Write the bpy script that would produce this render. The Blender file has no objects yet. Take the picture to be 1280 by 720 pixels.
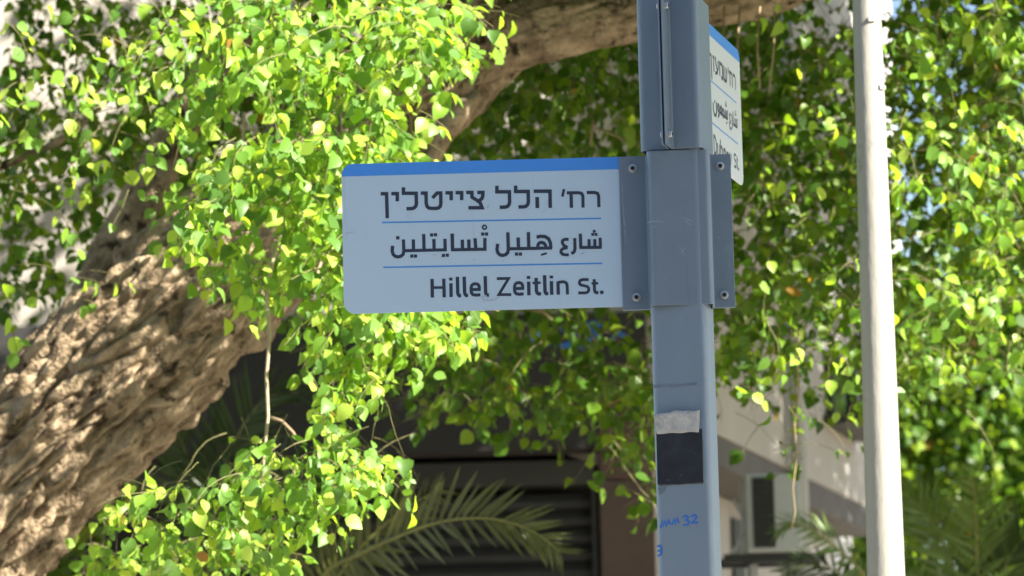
import bpy, bmesh, math, random
import numpy as np
from mathutils import Vector, Matrix, Quaternion, noise

random.seed(7); rng = np.random.default_rng(7)
scene = bpy.context.scene
COL = scene.collection
R = math.radians

# ------------------------------------------------------------------ camera, sky, sun, exposure
CAM = Vector((0, 0, 1.6)); PITCH = R(8.4); ROLL = R(1.4); FPX = 4651.0
_f = Vector((0, math.cos(PITCH), math.sin(PITCH)))
_r0 = Vector((1, 0, 0)); _u0 = Vector((0, -math.sin(PITCH), math.cos(PITCH)))
_up = _u0 * math.cos(ROLL) + _r0 * math.sin(ROLL)
_rt = _r0 * math.cos(ROLL) - _u0 * math.sin(ROLL)
cam_d = bpy.data.cameras.new("camera"); cam = bpy.data.objects.new("camera", cam_d); COL.objects.link(cam)
m = Matrix((_rt, _up, -_f)).transposed().to_4x4(); m.translation = CAM; cam.matrix_world = m
cam_d.sensor_width = 36.0; cam_d.lens = 36.0 * FPX / 1280.0
cam_d.clip_start = 0.1; cam_d.clip_end = 3000
cam_d.dof.use_dof = True; cam_d.dof.focus_distance = 8.0; cam_d.dof.aperture_fstop = 6.6
cam_d.dof.aperture_blades = 7
scene.camera = cam

SUN_EL, SUN_AZ = R(35), R(120)
SDIR = Vector((math.sin(SUN_AZ) * math.cos(SUN_EL), math.cos(SUN_AZ) * math.cos(SUN_EL), math.sin(SUN_EL)))
w = bpy.data.worlds.new("World"); scene.world = w; w.use_nodes = True
nt = w.node_tree; bg = nt.nodes["Background"]
sky = nt.nodes.new("ShaderNodeTexSky"); sky.sky_type = 'NISHITA'; sky.sun_disc = False
sky.sun_elevation = SUN_EL; sky.sun_rotation = SUN_AZ
nt.links.new(sky.outputs[0], bg.inputs[0]); bg.inputs[1].default_value = 0.05
sun_d = bpy.data.lights.new("sun", 'SUN'); sun_d.energy = 5.0; sun_d.angle = R(0.5); sun_d.color = (1, 0.93, 0.82)
sun = bpy.data.objects.new("sun", sun_d); COL.objects.link(sun)
sun.rotation_euler = SDIR.to_track_quat('Z', 'Y').to_euler(); sun.location = (20, -12, 20)
scene.view_settings.view_transform = 'Standard'; scene.view_settings.look = 'None'
scene.view_settings.gamma = 1.0; scene.view_settings.exposure = 2.2
scene.cycles.max_bounces = 10; scene.cycles.transmission_bounces = 6; scene.cycles.diffuse_bounces = 5

# ------------------------------------------------------------------ helpers
def ray(px, py):
    return (_f * FPX + _rt * (px - 640) - _up * (py - 360)).normalized()
def hit_y(px, py, Y):
    d = ray(px, py); return CAM + d * ((Y - CAM.y) / d.y)
def hit_plane(px, py, p, n):
    d = ray(px, py); return CAM + d * ((p - CAM).dot(n) / d.dot(n))

def empty(name, loc=(0, 0, 0), rz=0, label=None, cat=None, group=None, kind=None, parent=None):
    o = bpy.data.objects.new(name, None); COL.objects.link(o); o.location = loc; o.rotation_euler = (0, 0, rz)
    o.empty_display_size = 0.1
    if parent: o.parent = parent
    return tag(o, label, cat, group, kind)
def tag(o, label=None, cat=None, group=None, kind=None):
    for k, v in (("label", label), ("category", cat), ("group", group), ("kind", kind)):
        if v: o[k] = v
    return o

class MB:
    def __init__(s): s.v = []; s.f = []
    def add(s, vs, fs):
        k = len(s.v); s.v += [tuple(v) for v in vs]; s.f += [tuple(i + k for i in f) for f in fs]; return s
    def box(s, x0, y0, z0, x1, y1, z1, mat=None):
        vs = [Vector(p) for p in ((x0,y0,z0),(x1,y0,z0),(x1,y1,z0),(x0,y1,z0),(x0,y0,z1),(x1,y0,z1),(x1,y1,z1),(x0,y1,z1))]
        if mat: vs = [mat @ v for v in vs]
        return s.add(vs, [(0,3,2,1),(4,5,6,7),(0,1,5,4),(1,2,6,5),(2,3,7,6),(3,0,4,7)])
    def tube(s, pts, rad, n=8, cap=True):
        pts = [Vector(p) for p in pts]; rs = rad if isinstance(rad, (list, tuple)) else [rad] * len(pts)
        t0 = (pts[1] - pts[0]).normalized(); ref = Vector((0,0,1)) if abs(t0.z) < .9 else Vector((1,0,0))
        a = t0.cross(ref).normalized(); vs = []
        for i, p in enumerate(pts):
            t = (pts[min(i+1, len(pts)-1)] - pts[max(i-1, 0)]).normalized()
            a = (a - t * a.dot(t)).normalized(); b = t.cross(a)
            for k in range(n):
                an = 2*math.pi*k/n; vs.append(p + (a*math.cos(an) + b*math.sin(an)) * rs[i])
        fs = [(i*n+k, i*n+(k+1)%n, (i+1)*n+(k+1)%n, (i+1)*n+k) for i in range(len(pts)-1) for k in range(n)]
        if cap: fs += [tuple(range(n))[::-1], tuple((len(pts)-1)*n+k for k in range(n))]
        return s.add(vs, fs)
    def lathe(s, prof, n=20, mat=None):
        vs = []; fs = []
        for r, z in prof:
            for k in range(n):
                a = 2*math.pi*k/n; v = Vector((r*math.cos(a), r*math.sin(a), z)); vs.append(mat @ v if mat else v)
        for i in range(len(prof)-1):
            for k in range(n): fs.append((i*n+k, i*n+(k+1)%n, (i+1)*n+(k+1)%n, (i+1)*n+k))
        fs += [tuple(range(n))[::-1], tuple((len(prof)-1)*n+k for k in range(n))]
        return s.add(vs, fs)
    def mesh(s, name, mat, smooth=False):
        me = bpy.data.meshes.new(name); me.from_pydata(s.v, [], s.f); me.update()
        if mat: me.materials.append(mat)
        if smooth: me.polygons.foreach_set("use_smooth", [True]*len(me.polygons))
        return me
    def build(s, name, mat, parent=None, smooth=False, bevel=0, loc=None):
        o = bpy.data.objects.new(name, s.mesh(name, mat, smooth)); COL.objects.link(o)
        if parent: o.parent = parent
        if loc is not None: o.location = loc
        if bevel:
            b = o.modifiers.new("bevel", 'BEVEL'); b.width = bevel; b.segments = 2; b.limit_method = 'ANGLE'
        return o
def inst(name, me, parent, mw=None):
    o = bpy.data.objects.new(name, me); COL.objects.link(o); o.parent = parent
    if mw is not None: o.matrix_local = mw
    return o

# ------------------------------------------------------------------ materials
def mat(name, col, rough=.6, metal=0.0, var=.15, scale=6.0, bump=0.0, bscale=40.0, col2=None, stretch=(1,1,1), spec=.5, coat=0.0, coord='Object', detail=6, wear=None, drip=None):
    M = bpy.data.materials.new(name); M.use_nodes = True; t = M.node_tree; b = t.nodes["Principled BSDF"]
    b.inputs["Roughness"].default_value = rough; b.inputs["Metallic"].default_value = metal
    b.inputs["Specular IOR Level"].default_value = spec; b.inputs["Coat Weight"].default_value = coat
    tc = t.nodes.new("ShaderNodeTexCoord"); mp = t.nodes.new("ShaderNodeMapping"); mp.inputs["Scale"].default_value = stretch
    t.links.new(tc.outputs[coord], mp.inputs[0])
    nz = t.nodes.new("ShaderNodeTexNoise"); nz.inputs["Scale"].default_value = scale; nz.inputs["Detail"].default_value = detail
    nz.inputs["Roughness"].default_value = .65
    t.links.new(mp.outputs[0], nz.inputs["Vector"])
    rp = t.nodes.new("ShaderNodeValToRGB"); rp.color_ramp.elements[0].position = .3; rp.color_ramp.elements[1].position = .72
    c2 = col2 or tuple(min(1, c*(1+var)) for c in col); c1 = col if col2 else tuple(c*(1-var) for c in col)
    rp.color_ramp.elements[0].color = (*c1, 1); rp.color_ramp.elements[1].color = (*c2, 1)
    t.links.new(nz.outputs[0], rp.inputs[0]); t.links.new(rp.outputs[0], b.inputs["Base Color"])
    last = rp.outputs[0]
    for wr in (wear, drip):          # chips and scuffs; run marks of dirt
        if not wr: continue
        sc_, c_, th, amt, st = wr
        m2 = t.nodes.new("ShaderNodeMapping"); m2.inputs["Scale"].default_value = st; t.links.new(tc.outputs[coord], m2.inputs[0])
        nw = t.nodes.new("ShaderNodeTexNoise"); nw.inputs["Scale"].default_value = sc_; nw.inputs["Detail"].default_value = 7; nw.inputs["Roughness"].default_value = .7
        t.links.new(m2.outputs[0], nw.inputs["Vector"])
        rr = t.nodes.new("ShaderNodeMapRange"); rr.inputs[1].default_value = th; rr.inputs[2].default_value = th+.09; rr.inputs[3].default_value = 0; rr.inputs[4].default_value = amt
        t.links.new(nw.outputs[0], rr.inputs[0])
        mm = t.nodes.new("ShaderNodeMix"); mm.data_type = 'RGBA'; mm.inputs[7].default_value = (*c_, 1)
        t.links.new(rr.outputs[0], mm.inputs[0]); t.links.new(last, mm.inputs[6]); last = mm.outputs[2]; t.links.new(last, b.inputs["Base Color"])
    if bump:
        n2 = t.nodes.new("ShaderNodeTexNoise"); n2.inputs["Scale"].default_value = bscale; n2.inputs["Detail"].default_value = 5
        t.links.new(mp.outputs[0], n2.inputs["Vector"])
        bp = t.nodes.new("ShaderNodeBump"); bp.inputs["Strength"].default_value = bump; bp.inputs["Distance"].default_value = .02
        t.links.new(n2.outputs[0], bp.inputs["Height"]); t.links.new(bp.outputs[0], b.inputs["Normal"])
    return M

def leaf_mat(name, trans=.5, rough=.42):
    """each leaf's own colour sits in its 'tint' attribute; light passes through the blade"""
    M = bpy.data.materials.new(name); M.use_nodes = True; t = M.node_tree; b = t.nodes["Principled BSDF"]
    b.inputs["Roughness"].default_value = rough; b.inputs["Specular IOR Level"].default_value = .32
    at = t.nodes.new("ShaderNodeAttribute"); at.attribute_name = "tint"
    t.links.new(at.outputs["Color"], b.inputs["Base Color"])
    tr = t.nodes.new("ShaderNodeBsdfTranslucent")
    mx = t.nodes.new("ShaderNodeMix"); mx.data_type = 'RGBA'; mx.blend_type = 'MULTIPLY'; mx.inputs[0].default_value = 1
    mx.inputs[7].default_value = (1.75, 1.6, .5, 1)
    t.links.new(at.outputs["Color"], mx.inputs[6]); t.links.new(mx.outputs[2], tr.inputs["Color"])
    ms = t.nodes.new("ShaderNodeMixShader"); ms.inputs[0].default_value = trans
    t.links.new(b.outputs[0], ms.inputs[1]); t.links.new(tr.outputs[0], ms.inputs[2])
    t.links.new(ms.outputs[0], t.nodes["Material Output"].inputs[0])
    return M

M_post = mat("post_paint", (.212, .275, .338), wear=(26, (.34,.36,.37), .66, .55, (1,1,.6)), drip=(14, (.09,.105,.12), .60, .35, (3,3,.18)), rough=.45, metal=.15, var=.07, scale=5, stretch=(1,1,.35), bump=.03, bscale=120)
M_collar = mat("collar_paint", (.18, .238, .297), wear=(30, (.34,.36,.38), .665, .6, (1,1,1)), drip=(13, (.085,.10,.115), .60, .35, (3,3,.2)), rough=.42, metal=.15, var=.07, scale=7, bump=.03, bscale=120)
M_steel = mat("bolt_steel", (.5, .52, .53), rough=.35, metal=.8, var=.15, scale=60)
M_sign_shaded = mat("sign_enamel_shaded", (.475, .62, .74), wear=(9, (.29,.36,.42), .63, .28, (1,1,1)), drip=(10, (.32,.39,.45), .58, .25, (4,4,.15)), rough=.3, var=.035, scale=2.2, spec=.5)  # white plate; its blue shade is put into the base colour
M_sign_lit = mat("sign_enamel_lit", (.66, .71, .70), rough=.3, var=.03, scale=2.2, drip=(10, (.55,.58,.56), .60, .25, (4,4,.15)))  # same white enamel, paler copy: the second plate's brighter light is in the colour
M_band = mat("band_blue", (.065, .29, .80), rough=.3, var=.05, scale=5)
M_line = mat("line_blue", (.06, .27, .70), rough=.3, var=.04)
M_ink = mat("lettering_ink", (.028, .04, .07), rough=.4, var=.2, scale=40)
M_paper = mat("torn_paper", (.55, .55, .53), rough=.8, col2=(.30, .31, .31), scale=38, bump=.4, bscale=90, detail=8)
M_black = mat("black_label", (.016, .02, .026), rough=.5, var=.5, scale=30, wear=(42, (.16,.18,.16), .70, .7, (1,1,1)))
M_marker = mat("blue_marker", (.03, .16, .55), rough=.5, var=.2, scale=90)
M_graf = mat("blue_paint", (.02, .13, .44), rough=.7, var=.2, scale=20)
M_lamp = mat("lamp_post_paint", (.30, .29, .255), rough=.5, var=.13, scale=5, stretch=(1,1,.25), bump=.12, bscale=60, wear=(16, (.20,.18,.15), .60, .65, (1,1,.7)), drip=(12, (.25,.235,.20), .57, .5, (3,3,.12)))
M_bark = mat("bark", (.095, .066, .04), wear=(13, (.022,.014,.008), .545, .92, (1,1,1)), rough=.92, col2=(.42, .325, .21), scale=11, stretch=(1,1,1), bump=.9, bscale=60, spec=.15, detail=9)
M_twig = mat("twig_bark", (.26, .19, .11), rough=.8, var=.35, scale=20)
M_greentwig = mat("green_twig", (.13, .12, .04), rough=.7, var=.3, scale=20)
M_leaf = leaf_mat("leaf")
M_frond = leaf_mat("palm_leaflet", trans=.25, rough=.38)
M_rachis = mat("palm_rachis", (.20, .22, .06), rough=.5, var=.25, scale=15)
M_plaster = mat("plaster", (.46, .43, .38), rough=.9, col2=(.34, .31, .27), scale=1.3, bump=.15, bscale=60, stretch=(1,1,.4))
M_wing = mat("wing_plaster", (.42, .415, .38), rough=.9, col2=(.51, .50, .46), scale=1.1, bump=.12, bscale=50, stretch=(1,1,.3))
M_soffit = mat("soffit_concrete", (.13, .13, .125), rough=.9, var=.2, scale=2)
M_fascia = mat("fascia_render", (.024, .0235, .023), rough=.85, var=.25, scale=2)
M_beam = mat("beam_paint", (.062, .072, .068), rough=.7, var=.12, scale=3)
M_shut = mat("shutter_metal", (.042, .048, .05), rough=.5, metal=.3, var=.2, scale=4)
M_stone = mat("brown_stone", (.065, .034, .026), rough=.6, col2=(.10, .058, .045), scale=9)
M_ac = mat("ac_casing", (.45, .51, .52), rough=.5, var=.06, scale=4)
M_dark = mat("dark_plastic", (.025, .028, .03), rough=.5, var=.3, scale=20)
M_pipe = mat("pipe_paint", (.42, .47, .47), rough=.6, var=.12, scale=5)
M_glass = mat("window_glass", (.03, .04, .045), rough=.08, var=.2, scale=2, spec=.8)
M_white = mat("white_render", (.74, .73, .72), rough=.9, var=.06, scale=.8)
M_ground = mat("ground_soil", (.16, .125, .09), rough=.95, var=.3, scale=3, bump=.3, bscale=12)
M_road = mat("asphalt", (.05, .05, .052), rough=.9, var=.25, scale=30, bump=.3, bscale=200)
M_pave = mat("paving", (.34, .32, .29), rough=.85, var=.15, scale=8, bump=.2, bscale=90)
M_kerb = mat("kerb_stone", (.42, .41, .39), rough=.85, var=.15, scale=6)

# ------------------------------------------------------------------ ground
tag(MB().add([(-600,-600,-.13),(600,-600,-.13),(600,900,-.13),(-600,900,-.13)], [(0,1,2,3)]).build("ground", M_ground), kind="structure",
    label="bare earth ground around the buildings")
tag(MB().add([(-60,-12,-.122),(60,-12,-.122),(60,5.9,-.122),(-60,5.9,-.122)], [(0,1,2,3)]).build("road", M_road), kind="structure", label="asphalt road in front of the pavement")
tag(MB().box(-60, 6.07, -.4, 60, 12.2, 0).build("pavement", M_pave), kind="structure", label="paved footway under the sign post")
tag(MB().box(-60, 5.9, -.4, 60, 6.06, .01).build("kerb", M_kerb, bevel=.015), kind="structure", label="stone kerb along the pavement")

# ------------------------------------------------------------------ strokes (flat print)
def miter(poly, wd):
    P = [Vector(p) for p in poly]; out = []
    for i in range(len(P)):
        d1 = (P[i]-P[i-1]).normalized() if i else None; d2 = (P[i+1]-P[i]).normalized() if i < len(P)-1 else None
        if d1 is None: d1 = d2
        if d2 is None: d2 = d1
        n1 = Vector((-d1.y, d1.x)); n2 = Vector((-d2.y, d2.x)); n = (n1+n2)
        n = n.normalized() if n.length > 1e-6 else n1
        k = min(1/max(n.dot(n1), .35), 2.0) * wd/2
        out.append((P[i]+n*k, P[i]-n*k))
    return out
def strokes_mesh(strokes, to3, nrm, mb=None, off0=.0):
    """strokes: ('l', pts, width) | ('d', x, y, w, h) | ('o', x, y, r, width) | ('c', x, y, r); each stroke 0.02 mm above the last"""
    mb = mb or MB(); off = off0
    for s in strokes:
        off += .00002
        if s[0] == 'l':
            pr = miter(s[1], s[2]); vs = []
            for a, b in pr: vs += [to3(a.x, a.y)+nrm*off, to3(b.x, b.y)+nrm*off]
            mb.add(vs, [(2*i, 2*i+1, 2*i+3, 2*i+2) for i in range(len(pr)-1)])
        elif s[0] == 'd':
            _, x, y, ww, hh = s
            mb.add([to3(x+a*ww/2, y+b*hh/2)+nrm*off for a, b in ((-1,-1),(1,-1),(1,1),(-1,1))], [(0,1,2,3)])
        else:
            _, x, y, r = s[:4]; n = 18
            if s[0] == 'c': mb.add([to3(x+r*math.cos(2*math.pi*k/n), y+r*math.sin(2*math.pi*k/n))+nrm*off for k in range(n)], [tuple(range(n))])
            else:
                vs = []
                for k in range(n):
                    for q in (r-s[4]/2, r+s[4]/2): vs.append(to3(x+q*math.cos(2*math.pi*k/n), y+q*math.sin(2*math.pi*k/n))+nrm*off)
                mb.add(vs, [(2*k, 2*k+1, 2*((k+1)%n)+1, 2*((k+1)%n)) for k in range(n)])
    return mb
def reg(strokes, ox, oy, s):
    out = []
    for t in strokes:
        if t[0] == 'l': out.append(('l', [(ox+x/s, oy+y/s) for x, y in t[1]], t[2]/s))
        elif t[0] == 'd': out.append(('d', ox+t[1]/s, oy+t[2]/s, t[3]/s, t[4]/s))
        elif t[0] == 'o': out.append(('o', ox+t[1]/s, oy+t[2]/s, t[3]/s, t[4]/s))
        else: out.append(('c', ox+t[1]/s, oy+t[2]/s, t[3]/s))
    return out
L = lambda w, *p: ('l', list(p), w)
D = lambda x, y, w=36, h=36: ('d', x, y, w, h)
S1 = 1280/150; S2 = 1280/120
HEB_A = reg([L(38,(50,147),(113,147),(120,408)), L(38,(163,146),(227,146),(227,228)),
    L(38,(293,78),(293,142),(428,142),(431,252),(424,280),(405,299),(378,306),(325,307)),
    L(38,(477,140),(533,140),(536,250),(544,280),(562,298),(590,303),(640,303),(668,298),(686,280),(692,250),(690,139),(652,139),(602,192)),
    L(38,(740,137),(802,137),(802,217)), L(38,(848,135),(914,135),(914,215)),
    L(38,(962,133),(1023,133),(1024,184),(1075,215),(1112,245),(1132,296),(985,297)), L(38,(1080,133),(1140,133),(1139,172),(1128,200),(1103,218))], 470, 225, S1)
RACH = reg([L(28,(811,97),(793,178)),
    L(34,(840,137),(975,137),(1000,146),(1012,170),(1014,295)), L(36,(886,150),(890,297)),
    L(34,(1053,134),(1140,134),(1168,144),(1180,170),(1183,290))], 610, 225, S1)
HEB_B = reg([L(38,(95,62),(95,126),(228,126),(231,236),(224,264),(206,283),(178,290),(125,291)),
    L(38,(295,60),(295,123),(428,123),(431,233),(424,261),(406,280),(378,287),(325,288)),
    L(38,(487,120),(661,120),(664,298)), L(40,(524,182),(527,300))], 610, 225, S1) + RACH
ARA_A = reg([L(36,(92,275),(87,330),(98,368),(122,388),(150,394),(182,386),(204,366),(212,330),(207,207)), D(147,190),
    L(34,(205,328),(670,318)), L(36,(313,207),(315,325)), L(36,(423,150),(428,322)), L(36,(532,203),(535,320)), L(36,(650,200),(653,320)),
    D(297,385,34,34), D(336,385,34,34), D(635,378,34,34), D(676,376,34,34), D(508,160,34,34), D(549,158,34,34),
    L(38,(727,145),(732,320)), L(34,(714,318),(1095,312)), L(36,(835,210),(838,315)), L(36,(904,208),(908,318)), L(36,(971,195),(980,312)),
    L(36,(1076,193),(1077,312)), D(1053,150,34,34), D(1094,150,34,34), ('o',1072,78,21,17)], 480, 275, S1)
SHARIA = reg([L(32,(860,207),(818,207),(795,222),(793,245),(806,268),(848,296)), L(32,(848,297),(806,302),(782,322),(778,345),(795,366),(825,372),(862,372)),
    L(34,(925,193),(928,305),(921,335),(908,350),(888,356)), L(34,(985,147),(990,295)), L(32,(974,294),(1212,292)),
    L(32,(1077,205),(1080,292)), L(32,(1139,205),(1140,298)), L(32,(1196,190),(1200,292)), D(1117,155,30,28), D(1153,155,30,28), D(1133,121,28,28)], 610, 275, S1)
ARA_B = reg([L(36,(103,255),(96,315),(106,352),(130,374),(158,378),(188,370),(210,350),(217,315),(212,132)),
    L(34,(215,308),(685,299)), L(36,(321,187),(326,305)), L(36,(431,130),(436,303)), D(305,364,34,34), D(346,364,34,34),
    L(36,(518,185),(560,174),(608,178),(645,200),(665,240),(671,300)), L(34,(530,300),(534,262),(550,244),(572,239),(596,247),(612,268),(622,300)),
    L(20,(565,373),(628,355))], 610, 275, S1) + SHARIA
LAT = reg([L(46,(107,145),(112,395)), L(46,(264,142),(270,392)), L(36,(110,262),(268,260)), L(46,(359,203),(362,388)), D(357,148,46,40),
    L(46,(445,118),(450,332),(457,356),(470,370),(496,371)), L(46,(536,116),(542,330),(549,352),(562,366),(588,367)),
    L(42,(752,358),(690,362),(652,355),(633,332),(628,300),(628,262),(637,232),(657,215),(685,210),(714,216),(732,234),(738,262),(737,286),(640,288)),
    L(46,(816,108),(822,328),(829,350),(842,362),(868,361)), L(38,(970,142),(1128,140),(998,355),(1165,355))], 530, 335, S2) + reg([
    L(42,(155,345),(95,351),(57,343),(38,320),(34,290),(35,246),(43,216),(64,200),(92,195),(121,202),(137,220),(143,248),(142,272),(46,275)),
    L(46,(222,182),(226,365)), D(220,127,46,40), L(46,(321,132),(326,305),(334,330),(350,344),(388,346)), L(34,(275,200),(382,196)),
    L(46,(434,97),(440,308),(446,330),(458,342),(484,342)), L(46,(525,175),(530,358)), D(525,121,46,38),
    L(44,(614,180),(617,356)), L(40,(617,192),(682,184),(712,192),(731,212),(736,245),(740,354)),
    L(38,(1022,155),(945,155),(912,165),(900,186),(901,208),(914,226),(1000,246),(1018,262),(1024,285),(1018,312),(1000,328),(970,333),(885,333)),
    L(40,(1095,150),(1100,292),(1106,316),(1120,329),(1152,330)), L(32,(1060,207),(1150,203)), ('c',1197,325,26)], 640, 335, S2)

# ------------------------------------------------------------------ street name sign post
P0 = hit_y(852.5, 380, 8.0)                       # axis of the post
ZB = hit_y(846, 381.5, 7.94).z; ZT = hit_y(843, 188.5, 7.94).z   # lower collar bottom / top
HC = ZT - ZB
sign = empty("street_sign_post", (P0.x, P0.y, 0), 0, "blue-grey steel street sign post with two trilingual name plates at a street corner", "street sign")
WP = .121                                       # post side
def rounded_sq(wd, r, n=6):
    pts = []
    for cx, cy, a0 in ((1,1,0),(-1,1,90),(-1,-1,180),(1,-1,270)):
        for k in range(n+1):
            a = R(a0 + 90*k/n); pts.append((cx*(wd/2-r)+r*math.cos(a), cy*(wd/2-r)+r*math.sin(a)))
    return pts
def prism(mb, poly, z0, z1):
    n = len(poly); vs = [(x, y, z0) for x, y in poly] + [(x, y, z1) for x, y in poly]
    return mb.add(vs, [tuple(range(n))[::-1], tuple(range(n, 2*n))] + [(k, (k+1)%n, n+(k+1)%n, n+k) for k in range(n)])
YAWP, YAWL, YAWU = R(-12), R(-.7), R(-15.3)
def rotp(pts, a): return [(x*math.cos(a)-y*math.sin(a), x*math.sin(a)+y*math.cos(a)) for x, y in pts]
post = prism(MB(), rotp(rounded_sq(WP, .014), YAWP), 0, ZT+HC+.06).build("post", M_post, sign)
post.data.polygons.foreach_set("use_smooth", [False]*len(post.data.polygons))
prism(MB(), rotp(rounded_sq(WP+.008, .016), YAWP), ZT+HC+.0605, ZT+HC+.075).build("post_cap", M_dark, sign, bevel=.003)
bp = MB(); bp.box(-.13,-.13,.001,.13,.13,.018, Matrix.Rotation(YAWP, 4, 'Z')); bp.build("base_plate", M_post, sign, bevel=.003)

WC, FL, FLL, TH, GAP = .1330, .049, .062, .003, .002
def fillet(poly, rads, n=5):
    out = []
    for i, p in enumerate(poly):
        p = Vector(p); r = rads[i]
        if r == 0 or i in (0, len(poly)-1): out.append(p); continue
        d1 = (Vector(poly[i-1])-p).normalized(); d2 = (Vector(poly[i+1])-p).normalized()
        a, b = p+d1*r, p+d2*r; c = p+d1*r+d2*r
        for k in range(n+1):
            t = k/n*math.pi/2; out.append(c - d2*r*math.cos(t) - d1*r*math.sin(t))
    return out
def shell(side):
    h = WC/2; g = GAP+TH/2
    poly = [(-h-FLL,-g),(-h,-g),(-h,-h),(h,-h),(h,-g),(h+FL,-g)]
    pl = fillet(poly, [0,.006,.012,.012,.006,0])
    pr = miter(pl, TH); ring = [a for a, b in pr] + [b for a, b in reversed(pr)]
    return [(p.x, p.y*side) for p in ring]
def strip_prism(mb, ring, z0, z1):
    n = len(ring); h = n//2
    vs = [(x, y, z0) for x, y in ring] + [(x, y, z1) for x, y in ring]; fs = [(k, (k+1)%n, n+(k+1)%n, n+k) for k in range(n)]
    for k in range(h-1):
        a, b, c, d = k, k+1, n-2-k, n-1-k; fs += [(a, d, c, b), (n+a, n+b, n+c, n+d)]
    return mb.add(vs, fs)
def collar(name, z0, z1, yaw, bolt_dirs):
    c = empty(name, (0, 0, 0), yaw, parent=sign)
    for sd in (1, -1):
        o = strip_prism(MB(), shell(sd), z0, z1).build("half_shell", M_collar, c)
        bm = bmesh.new(); bm.from_mesh(o.data); bmesh.ops.recalc_face_normals(bm, faces=bm.faces); bm.to_mesh(o.data); bm.free()
        b = o.modifiers.new("bevel", 'BEVEL'); b.width = .0007; b.segments = 1; b.limit_method = 'ANGLE'; b.angle_limit = R(50)
    prof = [(.0100,0),(.0100,.0022),(.0084,.0024),(.0080,.006),(.0068,.0078),(.0046,.0082),(.0042,.0040),(.0005,.0036)]
    for x in (-1, 1):
        for z in (z0+.027, z1-.027):
            xx = x*(WC/2+(FL if x > 0 else FLL)*.52)
            for sd in (1, -1):
                mx = Matrix.Translation((xx, -sd*(GAP+TH), z)) @ Matrix.Rotation(R(90)*sd, 4, 'X')
                bo = MB().lathe(prof, 18, mx).build("bolt", M_steel, c); bo.data.materials.append(M_dark)
                for k, pf in enumerate(bo.data.polygons):
                    if 90 <= k < 126 or k == 127: pf.material_index = 1
    return c
lower = collar("collar", ZB, ZT, YAWL, None)
ZU0 = ZT+.003; ZU1 = ZT+.003+HC
upper = collar("collar", ZU0, ZU1, R(90)+YAWU, None)

# ---- front plate (lies in the seam plane of the lower collar, to its left)
ax = Vector((math.cos(YAWL), math.sin(YAWL), 0)); nrm = Vector((math.sin(YAWL), -math.cos(YAWL), 0))   # nrm faces the street
C0 = Vector((P0.x, P0.y, 0))
PF = C0 + nrm*.0014
def loc(p): return p - C0
def to_local_plate(px, py):
    p = hit_plane(px, py, PF, nrm) - C0; return p.dot(ax), p.z
xl = (to_local_plate(425.5, 220)[0]+to_local_plate(431, 375)[0])/2
xr = -(WC/2+.004)
zt = (to_local_plate(440, 204)[1]+to_local_plate(772, 197)[1])/2
zb = (to_local_plate(445, 391)[1]+to_local_plate(777, 384.5)[1])/2
def plate_outline(x0, x1, z0, z1, r, rl=True, rr=False):
    pts = []
    def arc(cx, cz, a0):
        for k in range(7): a = R(a0+90*k/6); pts.append((cx+r*math.cos(a), cz+r*math.sin(a)))
    if rl: arc(x0+r, z1-r, 90); arc(x0+r, z0+r, 180)
    else: pts.extend([(x0,z1),(x0,z0)])
    if rr: arc(x1-r, z0+r, 270); arc(x1-r, z1-r, 0)
    else: pts.extend([(x1,z0),(x1,z1)])
    return pts
def plate_mesh(pts, y0, y1):
    n = len(pts); vs = [(x,y0,z) for x,z in pts]+[(x,y1,z) for x,z in pts]
    return MB().add(vs, [tuple(range(n)), tuple(range(n,2*n))[::-1]]+[(k, n+k, n+(k+1)%n, (k+1)%n) for k in range(n)])
def band_pts(x0, x1, zlow, ztop, r, left=True):
    pts = []
    if left:
        for k in range(7): a = R(90+90*k/6); pts.append((x0+r+r*math.cos(a), ztop-r+r*math.sin(a)))
        pts += [(x0,zlow),(x1,zlow),(x1,ztop)]
    else:
        pts += [(x0,ztop),(x0,zlow),(x1,zlow)]
        for k in range(7): a = R(0+90*k/6); pts.append((x1-r+r*math.cos(a), ztop-r+r*math.sin(a)))
    return pts
RC = .025
pl = plate_mesh(plate_outline(xl, xr, zb, zt, RC), -.0014, .0014).build("name_plate", M_sign_shaded, sign); pl.rotation_euler.z = YAWL
zband = (to_local_plate(440, 219.0)[1]+to_local_plate(772, 213)[1])/2
def flat(pts, y): return MB().add([(x,y,z) for x,z in pts], [tuple(range(len(pts)))])
flat(band_pts(xl, xr, zband, zt, RC), -.0016).build("header_band", M_band, pl)
iax = Matrix.Rotation(-YAWL, 3, 'Z')
def pt3(px, py): x, z = to_local_plate(px, py); return Vector((x, -.0016, z))
NV = Vector((0,-1,0))
strokes_mesh(HEB_A+HEB_B, pt3, NV).build("hebrew_lettering", M_ink, pl)
strokes_mesh(ARA_A+ARA_B, pt3, NV).build("arabic_lettering", M_ink, pl)
strokes_mesh(LAT, pt3, NV).build("latin_lettering", M_ink, pl)
for a, b in (((477.5,278.2),(751.5,273)), ((479,334.2),(753,329.2))):
    strokes_mesh([('l',[a,b],1.9)], pt3, NV).build("divider_line", M_line, pl)
M_scr = mat("scratch_grey", (.36, .40, .43), rough=.6, var=.2, scale=40)
scr = [('l',[(604,374),(606,377),(603,371),(607,369),(610,372)],.9), ('l',[(607,375),(614,375.5),(620,374),(624,371.5)],.8), ('l',[(432,291.5),(438,291),(444,289.6)],.6),
       ('l',[(541,318.3),(545,318.8)],.8), ('l',[(551,320.5),(553,322)],.8), ('l',[(628,326),(630,326.6)],.7), ('l',[(609,260),(611,257)],1.2), ('l',[(726,318),(731,315.5)],1.0), ('l',[(592,325),(594,324)],.7)]
strokes_mesh(scr, pt3, NV, off0=.0008).build("scratch", M_scr, pl)

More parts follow.
